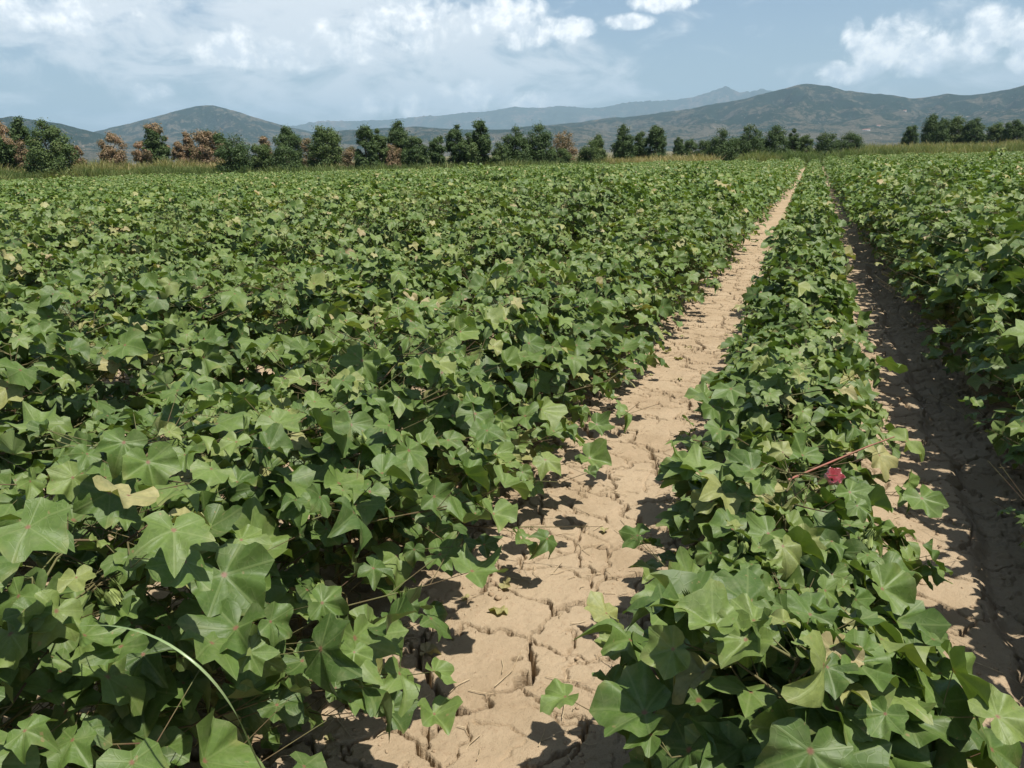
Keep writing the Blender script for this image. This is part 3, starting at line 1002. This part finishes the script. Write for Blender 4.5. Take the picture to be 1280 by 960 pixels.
TREES = [
    (-34, 22, 146, 7, "mixed", "round", "green and rusty brown tree cut by the photo's left edge"),
    (14, 44, 150, 9, "dark", "round", "dark green tree directly behind the big leafy bush at far left"),
    (20, 40, 178, 6, "red", "bush", "small reddish dried bush left of the big leafy bush", "bush"),
    (36, 92, 155, 2.0, "green", "tall", "big leafy green bush reaching down to the field at far left", "bush"),
    (89, 105, 177, 11, "brown", "round", "tiny brown dry tree right of the big leafy bush"),
    (127, 160, 168, 10, "brown", "round", "round brown dry tree standing alone behind the reeds"),
    (167, 189, 178, 11, "brown", "round", "low brown dry tree left of the tall rusty tree"),
    (182, 212, 153, 10, "mixed", "tall", "tall rusty brown and green tree above the reeds"),
    (217, 232, 178, 11, "brown", "round", "small brown dry tree just right of the tall rusty tree"),
    (229, 246, 167, 11.5, "brown", "tall", "slender pointed brown dry tree left of the spreading half-green tree"),
    (243, 284, 160, 11, "mixed", "round", "spreading half green half brown tree behind the dark round bush"),
    (270, 315, 171, 1.5, "dark", "bush", "dark round bush at the field edge right of the reeds", "bush"),
    (312, 343, 178, 3, "olive", "bush", "olive green bush right beside the dark round bush", "bush"),
    (338, 375, 180, 2.5, "dark", "bush", "broad low dark bush below the twin-topped tree", "bush"),
    (325, 341, 166, 12, "red", "tall", "small reddish pointed dry tree behind the olive bush"),
    (346, 378, 161, 11, "dark", "round", "dark twin-topped tree behind the broad low bush"),
    (376, 395, 174, 9, "pale", "round", "pale grey leafless-looking tree left of the leafy square-topped tree"),
    (388, 429, 160, 7, "green", "round", "leafy green square-topped tree left of the pale scrub"),
    (426, 450, 180, 6, "pale", "bush", "pale dry scrub bush between two dark green trees", "bush"),
    (445, 471, 156, 3, "dark", "tall", "tall dark green tree with pointed top right of the pale scrub"),
    (464, 485, 164, 3.5, "olive", "round", "olive tree leaning on the tall dark pointed tree"),
    (481, 502, 178, 3, "red", "bush", "rusty orange dry bush in front of the tall narrow tree", "bush"),
    (487, 512, 153, 7, "dark", "tall", "tall narrow dark tree behind the rusty orange bush"),
    (502, 535, 170, 2.5, "dark", "bush", "dark green rounded bush right of the rusty orange bush", "bush"),
    (537, 557, 171, 3, "dark", "round", "small upright dark tree standing between wider trees"),
    (559, 582, 160, 3.5, "dark", "round", "dark green tree left of the tallest middle tree"),
    (576, 596, 168, 2.5, "green", "bush", "green bush at the foot of the tallest middle tree", "bush"),
    (589, 613, 148, 4, "dark", "tall", "tallest dark tree in the middle of the tree line"),
    (614, 633, 178, 3, "olive", "bush", "light olive bush between the tallest tree and the wide clump", "bush"),
    (625, 662, 161, 5, "dark", "bush", "left half of the wide dark clump right of the tallest tree"),
    (655, 694, 160, 5, "dark", "bush", "right half of the wide dark clump beside the reddish bare tree"),
    (690, 722, 166, 6, "red", "round", "reddish thin bare tree right of the wide dark clump"),
    (690, 714, 188, 3, "green", "bush", "low green bush under the reddish bare tree", "bush"),
    (723, 754, 179, 4, "green", "bush", "square green bush standing right of the reddish bare tree", "bush"),
    (738, 756, 171, 12, "olive", "tall", "pale olive tree peeping over the square green bush"),
    (767, 793, 157, 9, "dark", "tall", "dark pointed tree before the golden grass strip"),
    (792, 811, 166, 9.5, "dark", "round", "small dark tree between two larger ones above golden grass"),
    (807, 832, 160, 9, "dark", "round", "dark rounded tree above the left end of the golden grass"),
    (841, 854, 172, 16, "dark", "tall", "tiny dark pointed tree above the golden grass"),
    (852, 872, 175, 18, "dark", "bush", "small dark bush right of the tiny pointed tree", "bush"),
    (870, 892, 174, 18, "olive", "bush", "small olive bush left of the big dark thicket", "bush"),
    (886, 922, 164, 6, "dark", "bush", "left bush of the big dark thicket near the path's end", "bush"),
    (915, 955, 159, 7, "dark", "bush", "middle bush, tallest, of the big dark thicket near the path's end", "bush"),
    (948, 986, 161, 6, "dark", "bush", "right bush of the big dark thicket near the path's end", "bush"),
    (982, 998, 162, 14, "dark", "tall", "slim dark tree just right of the big dark thicket"),
    (995, 1014, 170, 14, "olive", "round", "low olive tree between the thicket and the lone domed bush"),
    (1016, 1048, 166, 8, "dark", "bush", "left half of the lone domed bush above the furrow's end", "bush"),
    (1040, 1078, 167, 8, "dark", "bush", "right half of the lone domed bush above the furrow's end", "bush"),
    (1126, 1145, 159, 22, "dark", "round", "small grey green tree standing alone on the right"),
    (1149, 1182, 146, 26, "dark", "round", "largest dark tree of the right-hand group on the grass"),
    (1176, 1208, 150, 27, "green", "round", "green tree in the middle of the right-hand group"),
    (1200, 1226, 147, 26, "dark", "tall", "dark pointed tree at the right end of the right-hand group"),
    (1228, 1254, 155, 30, "olive", "round", "faint olive tree left of the last tree on the right"),
    (1249, 1277, 151, 28, "dark", "round", "last dark tree near the photo's right edge"),
]
for n, t in enumerate(TREES):
    px0, px1, yt, off_, col, shp, lab = t[:7]
    cat = t[7] if len(t) > 7 else "tree"
    build_tree(px0, px1, yt, off_, col, shp, lab, cat, seed=200 + n, tf=.0 if shp == "bush" else .05, density=.45 if col in ("pale", "red") else 1)


# ------------------------------------------------------------------ grass and weeds at the far edge
def grass_stuff(name, bands, label, cat, seed):
    g = np.random.default_rng(seed)
    P, Hh, C = [], [], []
    for (px0, px1, o0, o1, n, h0, h1, t0, t1) in bands:
        a0, _ = az_el(px0, 200); a1, _ = az_el(px1, 200)
        az = g.uniform(a0, a1, n); of = g.uniform(o0, o1, n)
        d = edge_dist(az) + of
        x, y = d * np.sin(az), d * np.cos(az)
        cl = fbm(x * .8, y * .8, 3, seed)
        P.append(np.stack([x, y, ground_z(x, y) - .03], 1)); Hh.append(g.uniform(h0, h1, n) * (.55 + .9 * cl))
        C.append(np.clip(g.uniform(t0, t1, n) + .5 * (fbm(x * .35, y * .35, 2, seed + 3) - .5), 0, 1))
    P = np.concatenate(P); Hh = np.concatenate(Hh); C = np.concatenate(C); n = len(P)
    a = g.uniform(0, 6.28, n); sd = np.stack([np.cos(a), np.sin(a), np.zeros(n)], 1)
    le = np.stack([g.normal(0, .3, n), g.normal(0, .3, n), np.zeros(n)], 1) * Hh[:, None]
    w = g.uniform(.012, .028, n)[:, None]
    up = np.array([[0, 0, 1.0]])
    m = P + up * Hh[:, None] * .55 + le * .3; t = P + up * Hh[:, None] * .97 + le
    V = np.stack([P - sd * w * .8, P + sd * w * .8, m + sd * w, m - sd * w, t + sd * w * .25, t - sd * w * .25], 1).reshape(-1, 3)
    b = np.arange(n) * 6
    F = np.concatenate([np.stack([b, b + 1, b + 2, b + 3], 1), np.stack([b + 3, b + 2, b + 4, b + 5], 1)])
    tag(add_obj(name, make_mesh(name, V, F, M_GRASS, None, np.repeat(C, 6), smooth=False)), label, cat, kind="stuff")


grass_stuff("tall_grass", [
    (-60, 272, .4, 4, 15000, .55, 1.0, .25, .55),
    (-60, 300, 4, 9, 10000, .85, 1.35, .5, .95),
    (260, 700, .3, 4, 12000, .45, .95, .2, .55),
    (300, 760, 4, 12, 6000, .4, .8, .5, .95),
    (690, 760, .3, 3, 2500, .35, .7, .15, .5),
    (745, 900, 1, 14, 9000, .5, 1.0, .6, 1.0),
    (985, 1020, 4, 9, 2200, .5, 1.0, .25, .55),
    (1065, 1340, .5, 10, 12000, .7, 1.35, .4, .75),
    (1065, 1340, 10, 26, 14000, .9, 1.5, .55, 1.0)], "strip of tall green and golden grass at the field's far edge", "grass", 5)
grass_stuff("pale_weeds", [(925, 1085, -1.5, 1.5, 2600, .75, 1.1, .28, .5), (945, 970, -3, -1.5, 260, .8, 1.15, .5, .7)], "pale green feathery weeds where the furrows end", "weeds", 6)


# ------------------------------------------------------------------ scrub between the trees
def scrub():
    g = np.random.default_rng(8)
    P, N, S, C = [], [], [], []
    for (px0, px1, o0, o1, n, h0, h1, t0, t1) in [(-60, 760, 9, 26, 170, .5, 1.5, .3, .8), (290, 740, 3, 10, 120, .5, 1.25, .3, .62), (290, 740, 1.5, 4, 70, .3, .7, .3, .5), (760, 1090, 12, 34, 110, .4, 1.3, .3, .8), (1080, 1340, 26, 50, 90, .5, 1.6, .25, .7)]:
        a0, _ = az_el(px0, 200); a1, _ = az_el(px1, 200)
        for _ in range(n):
            az = g.uniform(a0, a1); d = float(edge_dist(np.array([az]))[0]) + g.uniform(o0, o1)
            h = g.uniform(h0, h1); w = h * g.uniform(.6, 1.3); t = g.uniform(t0, t1); m = int(120 + 120 * h)
            c = np.array([d * math.sin(az), d * math.cos(az), 0.0]); c[2] = float(ground_z(c[0], c[1])[0])
            v = g.normal(0, 1, (m, 3)); v /= np.linalg.norm(v, axis=1, keepdims=True); v[:, 2] = np.abs(v[:, 2])
            rr = g.random(m) ** .4 * (.65 + .7 * fbm(v[:, 0] * 3 + az * 99, v[:, 1] * 3 + v[:, 2] * 3, 2, 3))
            P.append(c + v * rr[:, None] * np.array([w, w, h])); nn = v + g.normal(0, .6, (m, 3)); N.append(nn / np.linalg.norm(nn, axis=1, keepdims=True))
            S.append(g.uniform(.04, .09, m)); C.append(np.clip(t + g.normal(0, .06, m), 0, 1))
    P, N, S, C = map(np.concatenate, (P, N, S, C))
    t1 = np.cross(N, g.normal(0, 1, N.shape)); t1 /= np.linalg.norm(t1, axis=1, keepdims=True); t2 = np.cross(N, t1); s_ = S[:, None]
    V = np.stack([P - t1 * s_, P - t2 * s_ * .45 + N * s_ * .2, P + t1 * s_ * 1.1, P + t2 * s_ * .45 + N * s_ * .2], 1).reshape(-1, 3)
    tag(add_obj("scrub", make_mesh("scrub", V, np.arange(len(V)).reshape(-1, 4), M_TREE, None, np.repeat(C, 4), smooth=False)), "low mixed scrub growing between and behind the trees", "scrub", kind="stuff")


scrub()

# ------------------------------------------------------------------ hills
def mat_hill(name, dark, tan, scale, lowbar, lowtop):
    m, nt, b, out = new_mat(name)
    pos = nt.node("ShaderNodeNewGeometry").outputs["Position"]
    sp = nt.node("ShaderNodeSeparateXYZ"); nt.link(pos, sp.inputs[0])
    n1 = nt.noise(pos, scale, 6, 0.65)
    n2 = nt.noise(pos, scale * 7, 5, 0.7)
    n3 = nt.noise(pos, scale * 26, 3, 0.7)
    low = nt.smooth(sp.outputs[2], lowbar, lowtop, 0.06, 0.0)
    f = nt.math('ADD', nt.math('ADD', nt.math('MULTIPLY', n1, .55), nt.math('MULTIPLY', n2, .45)), low)
    col = nt.mix(nt.smooth(f, .515, .575), dark, tan)
    col = nt.mix(nt.smooth(n3, .48, .66, 0, .75), col, (0.018, 0.028, 0.014))
    col = nt.mix(nt.smooth(nt.math('ADD', nt.noise(pos, scale * 15, 2), low), .70, .76, 0, .8), col, (0.42, 0.34, 0.28))
    nt.link(col, b.inputs["Base Color"]); b.inputs["Roughness"].default_value = 1; b.inputs["Specular IOR Level"].default_value = 0
    nt.link(nt.bump(n3, .9, 12), b.inputs["Normal"])
    return m


HILL_BVH = []


def build_hill(name, sil, D, wf, mat, seed, label, rough=1.0, crag=0.0):
    sil = np.array(sil, float)
    nu, nv = 420, 90
    px = np.linspace(sil[0, 0], sil[-1, 0], nu)
    py = np.interp(px, sil[:, 0], sil[:, 1])
    for _ in range(2): py[1:-1] = .25 * py[:-2] + .5 * py[1:-1] + .25 * py[2:]
    ae = np.array([az_el(a, b) for a, b in zip(px, py)])
    az = ae[:, 0]; el = ae[:, 1]
    Dr = D * (1 + .10 * (fbm(az * 9, az * 0 + seed, 3, seed) - .5))
    H = np.maximum(Dr * np.tan(el) + CAM[2], -2)
    H = H + rough * .012 * H.max() * (fbm(az * 160, az * 0, 3, seed + 4) - .5) + crag * H.max() * (np.abs(fbm(az * 190, az * 0 + 3, 3, seed + 8) - .5))
    endf = np.interp(np.arange(nu), [0, 25, nu - 26, nu - 1], [0, 1, 1, 0]); H = H * endf ** .5
    v = np.linspace(-1, 1, nv)
    V = np.zeros((nv, nu, 3))
    for j, vv in enumerate(v):
        a = abs(vv)
        dd = Dr * (1 + wf * vv * (1 if vv < 0 else .6))
        prof = (1 - a) ** 1.25
        x, y = dd * np.sin(az), dd * np.cos(az)
        spur = (np.abs(fbm(x / (D * .05), y / (D * .05), 4, seed + 2) - .5) * 2)
        gul = fbm(x / (D * .016), y / (D * .016), 4, seed + 3) - .5
        h = H * prof * (1 - .95 * min(1, a * 4.0) * (1 - a) * spur * 1.3) + H.max() * .10 * gul * min(1, a * 5) * (1 - a)
        V[j] = np.stack([x, y, np.where(a > .985, -6, h - 1)], 1)
    i = np.arange(nv - 1)[:, None] * nu + np.arange(nu - 1)[None]
    Q = np.stack([i, i + 1, i + nu + 1, i + nu], -1).reshape(-1, 4)
    VV = V.reshape(-1, 3)
    tag(add_obj(name, make_mesh(name, VV, Q, mat)), label, kind="structure")
    HILL_BVH.append(BVHTree.FromPolygons([tuple(p) for p in VV], [tuple(int(k) for k in q) for q in Q]))


MH1 = mat_hill("scrub_hill", (0.017, 0.035, 0.017), (0.135, 0.118, 0.078), 1 / 120, 5, 120)
MH2 = mat_hill("far_hill", (0.045, 0.06, 0.035), (0.15, 0.12, 0.085), 1 / 300, 10, 200)
build_hill("hill", [(-160, 150), (-80, 141), (-20, 144), (0, 146), (15, 144), (40, 148), (75, 152), (100, 160), (122, 165), (150, 175), (190, 190), (230, 204)], 2200, .4, MH1, 3, "low scrubby hill at the far left")
build_hill("hill", [(40, 200), (75, 182), (110, 165), (150, 156), (190, 146), (225, 136), (245, 130.5), (258, 128.5), (275, 132), (300, 138), (325, 147), (352, 155), (375, 160), (420, 172), (470, 184), (520, 194)], 3300, .4, MH1, 14, "blue hill with a single rounded peak on the left")
build_hill("hill", [(360, 190), (400, 166), (427, 162), (484, 158), (521, 157), (555, 160), (588, 161), (635, 161), (655, 157), (700, 156), (740, 160), (790, 168), (850, 184)], 2400, .35, MH1, 25, "low dark foothill behind the middle trees")
build_hill("hill", [(560, 192), (640, 163), (680, 156), (722, 152), (756, 147), (790, 144), (830, 139), (865, 133), (893, 128.5), (935, 120.5), (971, 111), (995, 105), (1009, 103), (1030, 105), (1055, 110), (1083, 115), (1111, 117), (1139, 121), (1164, 119), (1185, 114.5), (1206, 116.5), (1234, 115), (1259, 111), (1280, 105), (1340, 96), (1420, 92), (1500, 105), (1600, 150)], 2900, .45, MH1, 36, "broad wooded hill on the right")
build_hill("mountain_range", [(280, 185), (330, 162), (372, 156), (400, 151), (450, 150.5), (511, 147), (568, 141), (608, 139), (642, 133), (679, 134), (702, 131), (736, 134), (756, 132), (783, 126), (830, 124), (865, 119), (885, 115), (898, 110), (909, 103.5), (916, 109), (925, 113), (940, 114), (953, 110), (975, 115), (1010, 125), (1100, 150), (1180, 178)], 7000, .25, MH2, 47, "faint blue mountain range with a jagged peak", .8, .05)

# tiny white houses at the foot of the right-hand hill
hv = np.array([(-1, -1, 0), (1, -1, 0), (1, 1, 0), (-1, 1, 0), (-1, -1, 1), (1, -1, 1), (1, 1, 1), (-1, 1, 1), (-1, 0, 1.5), (1, 0, 1.5)], float)
hq = np.array([(0, 1, 5, 4), (1, 2, 6, 5), (2, 3, 7, 6), (3, 0, 4, 7)])
for (px, py, sx, lab) in [(1083, 163, 15, "long pale farm building low on the right hill"), (1131, 139, 7, "small white house alone higher up the right hill"), (1098, 158, 7, "small white house just above the long farm building")]:
    d = ray(px, py)
    best = None
    for bv in HILL_BVH:
        hit = bv.ray_cast(Vector(CAM), Vector(d))
        if hit[0] is not None and (best is None or hit[3] < best[1]): best = (hit[0], hit[3])
    if best is None: continue
    p = best[0]
    root = empty("house", (p.x, p.y, p.z - 1.5)); tag(root, lab, "house", "houses scattered on the right hill")
    sc = np.array([sx * .5, 3.5, 3.2]); ang = RNG.uniform(-.4, .4)
    R2 = np.array([[math.cos(ang), -math.sin(ang), 0], [math.sin(ang), math.cos(ang), 0], [0, 0, 1]])
    add_obj("wall", make_mesh("wall", (hv[:8] * sc) @ R2.T, hq, M_WALL, smooth=False), root)
    rv = hv * sc * np.array([1.06, 1.08, 1]); rv[:, 2] += .02
    ends = np.array([(4, 5, 9, 8), (6, 7, 8, 9), (5, 6, 9, 9), (7, 4, 8, 8)])
    rt = np.array([(4, 5, 9), (4, 9, 8), (6, 7, 8), (6, 8, 9), (5, 6, 9), (7, 4, 8)])
    add_obj("roof", make_mesh("roof", rv @ R2.T, rt, M_TILE, smooth=False), root)

# ------------------------------------------------------------------ haze
HB = 11000.0
hx = np.array([(-1, -1, 0), (1, -1, 0), (1, 1, 0), (-1, 1, 0), (-1, -1, 1), (1, -1, 1), (1, 1, 1), (-1, 1, 1)], float)
hx[:, :2] *= HB; hx[:, 2] = np.where(hx[:, 2] > 0, 760, -8)
hqd = np.array([(3, 2, 1, 0), (4, 5, 6, 7), (0, 1, 5, 4), (1, 2, 6, 5), (2, 3, 7, 6), (3, 0, 4, 7)])
mh = bpy.data.materials.new("haze"); mh.use_nodes = True
nt = NT(mh.node_tree); nt.n.remove(nt.n["Principled BSDF"])
pv = nt.node("ShaderNodeVolumePrincipled")
pv.inputs["Color"].default_value = (0.56, 0.81, 1.0, 1); pv.inputs["Density"].default_value = 1.4e-4; pv.inputs["Anisotropy"].default_value = 0.0
nt.link(pv.outputs[0], nt.n["Material Output"].inputs["Volume"])
tag(add_obj("haze", make_mesh("haze", hx, hqd, mh, smooth=False)), "pale blue haze over the plain and hills", "haze", kind="stuff")

# ------------------------------------------------------------------ sky
w = bpy.data.worlds.new("World"); scene.world = w; w.use_nodes = True
nt = NT(w.node_tree)
bg = nt.n["Background"]
sky = nt.node("ShaderNodeTexSky"); sky.sky_type = 'NISHITA'; sky.sun_disc = False
sky.sun_elevation = SUN_EL; sky.sun_rotation = SUN_AZ; sky.altitude = 100; sky.air_density = 1.0; sky.dust_density = 1.2; sky.ozone_density = 1.2
tc = nt.node("ShaderNodeTexCoord").outputs["Generated"]
sp = nt.node("ShaderNodeSeparateXYZ"); nt.link(tc, sp.inputs[0])
AZ = nt.math('ARCTAN2', sp.outputs[0], sp.outputs[1]); EL = nt.math('ARCSINE', sp.outputs[2])
cb = nt.node("ShaderNodeCombineXYZ"); nt.link(AZ, cb.inputs[0]); nt.link(EL, cb.inputs[1])
nz = nt.noise(cb.outputs[0], 31, 9, 0.64, 0.3)
cb2 = nt.node('ShaderNodeCombineXYZ'); nt.link(AZ, cb2.inputs[0]); nt.link(nt.math('MULTIPLY', EL, 2.2), cb2.inputs[1])
nz2 = nt.noise(cb2.outputs[0], 11, 8, 0.62, 0.5)


def blobs(lst):
    tot = None
    for (px, py, rx, ry, wgt) in lst:
        a, e = az_el(px, py)
        u = nt.math('MULTIPLY', nt.math('SUBTRACT', AZ, a), F_PX / rx); v = nt.math('MULTIPLY', nt.math('SUBTRACT', EL, e), F_PX / ry)
        q = nt.math('ADD', nt.math('MULTIPLY', u, u), nt.math('MULTIPLY', v, v))
        b_ = nt.math('MULTIPLY', nt.math('SUBTRACT', 1.0, q, clamp=True), wgt)
        tot = b_ if tot is None else nt.math('MAXIMUM', tot, b_)
    return tot


cum = blobs([(1128, 50, 42, 34, 1), (1150, 68, 48, 26, 1), (1098, 66, 40, 28, 1), (1066, 46, 16, 22, .9), (1052, 92, 34, 16, .9), (1245, 36, 48, 30, 1), (1290, 40, 40, 30, 1), (1215, 62, 40, 20, .8), (1278, 66, 18, 22, .9),
             (828, 2, 44, 14, 1), (783, 27, 38, 11, .9), (728, 35, 22, 13, .9), (686, 38, 54, 20, .9), (640, 20, 60, 40, .8),
             (285, 62, 46, 30, .75), (75, 18, 90, 22, .7), (190, 118, 26, 18, .55), (520, 25, 70, 45, .65), (360, 70, 90, 24, .5), (600, 120, 70, 22, .6), (500, 130, 80, 18, .5), (660, 125, 40, 14, .65), (440, 50, 80, 30, .5)])
cmask = nt.smooth(nt.math('ADD', cum, nt.math('MULTIPLY', nt.math('SUBTRACT', nz, 0.5), 2.6)), .10, .86)
cmask = nt.math('MULTIPLY', nt.math('MULTIPLY', cmask, nt.smooth(cum, 0.0, .25)), .88)
thin = blobs([(330, 40, 420, 90, 1), (520, 90, 330, 80, 1), (100, 10, 300, 60, .9), (300, 130, 300, 50, .5), (1180, 95, 190, 50, .55)])
tm = nt.math('MULTIPLY', nt.smooth(nt.math('ADD', thin, nt.math('MULTIPLY', nt.math('SUBTRACT', nz2, 0.5), 3.2)), .15, 1.0), .8)
# scattered fair-weather cloud over the rest of the sky
oth = nt.math('MULTIPLY', nt.smooth(nt.noise(tc, 5, 7, 0.6), .55, .72), nt.smooth(EL, .30, .5))
skyc = nt.node("ShaderNodeVectorMath", operation='SCALE'); nt.link(sky.outputs[0], skyc.inputs[0]); skyc.inputs["Scale"].default_value = 1.0
c1 = nt.mix(tm, skyc.outputs[0], (9.6, 9.8, 9.9))
ctone = nt.mix(nt.smooth(nt.noise(cb.outputs[0], 48, 5, .6), .35, .65), (8.6, 9.1, 9.6), (15.0, 14.6, 13.9))
c2 = nt.mix(cmask, c1, ctone)
c3 = nt.mix(oth, c2, (8.0, 8.0, 8.0))
nt.link(c3, bg.inputs[0]); bg.inputs[1].default_value = 0.084

sl = bpy.data.lights.new("sun", 'SUN'); sl.energy = 5.0; sl.angle = math.radians(.55); sl.color = (1, .955, .88)
so = bpy.data.objects.new("sun", sl); COL.objects.link(so)
so.rotation_euler = Vector(SUN).to_track_quat('Z', 'Y').to_euler()

scene.view_settings.view_transform = 'Standard'
scene.view_settings.look = 'None'
scene.view_settings.exposure = 0.5
scene.view_settings.gamma = 1.0
scene.render.engine = 'CYCLES'
scene.cycles.use_denoising = True
scene.cycles.max_bounces = 6
scene.cycles.diffuse_bounces = 3
scene.cycles.transmission_bounces = 3
scene.cycles.volume_bounces = 0
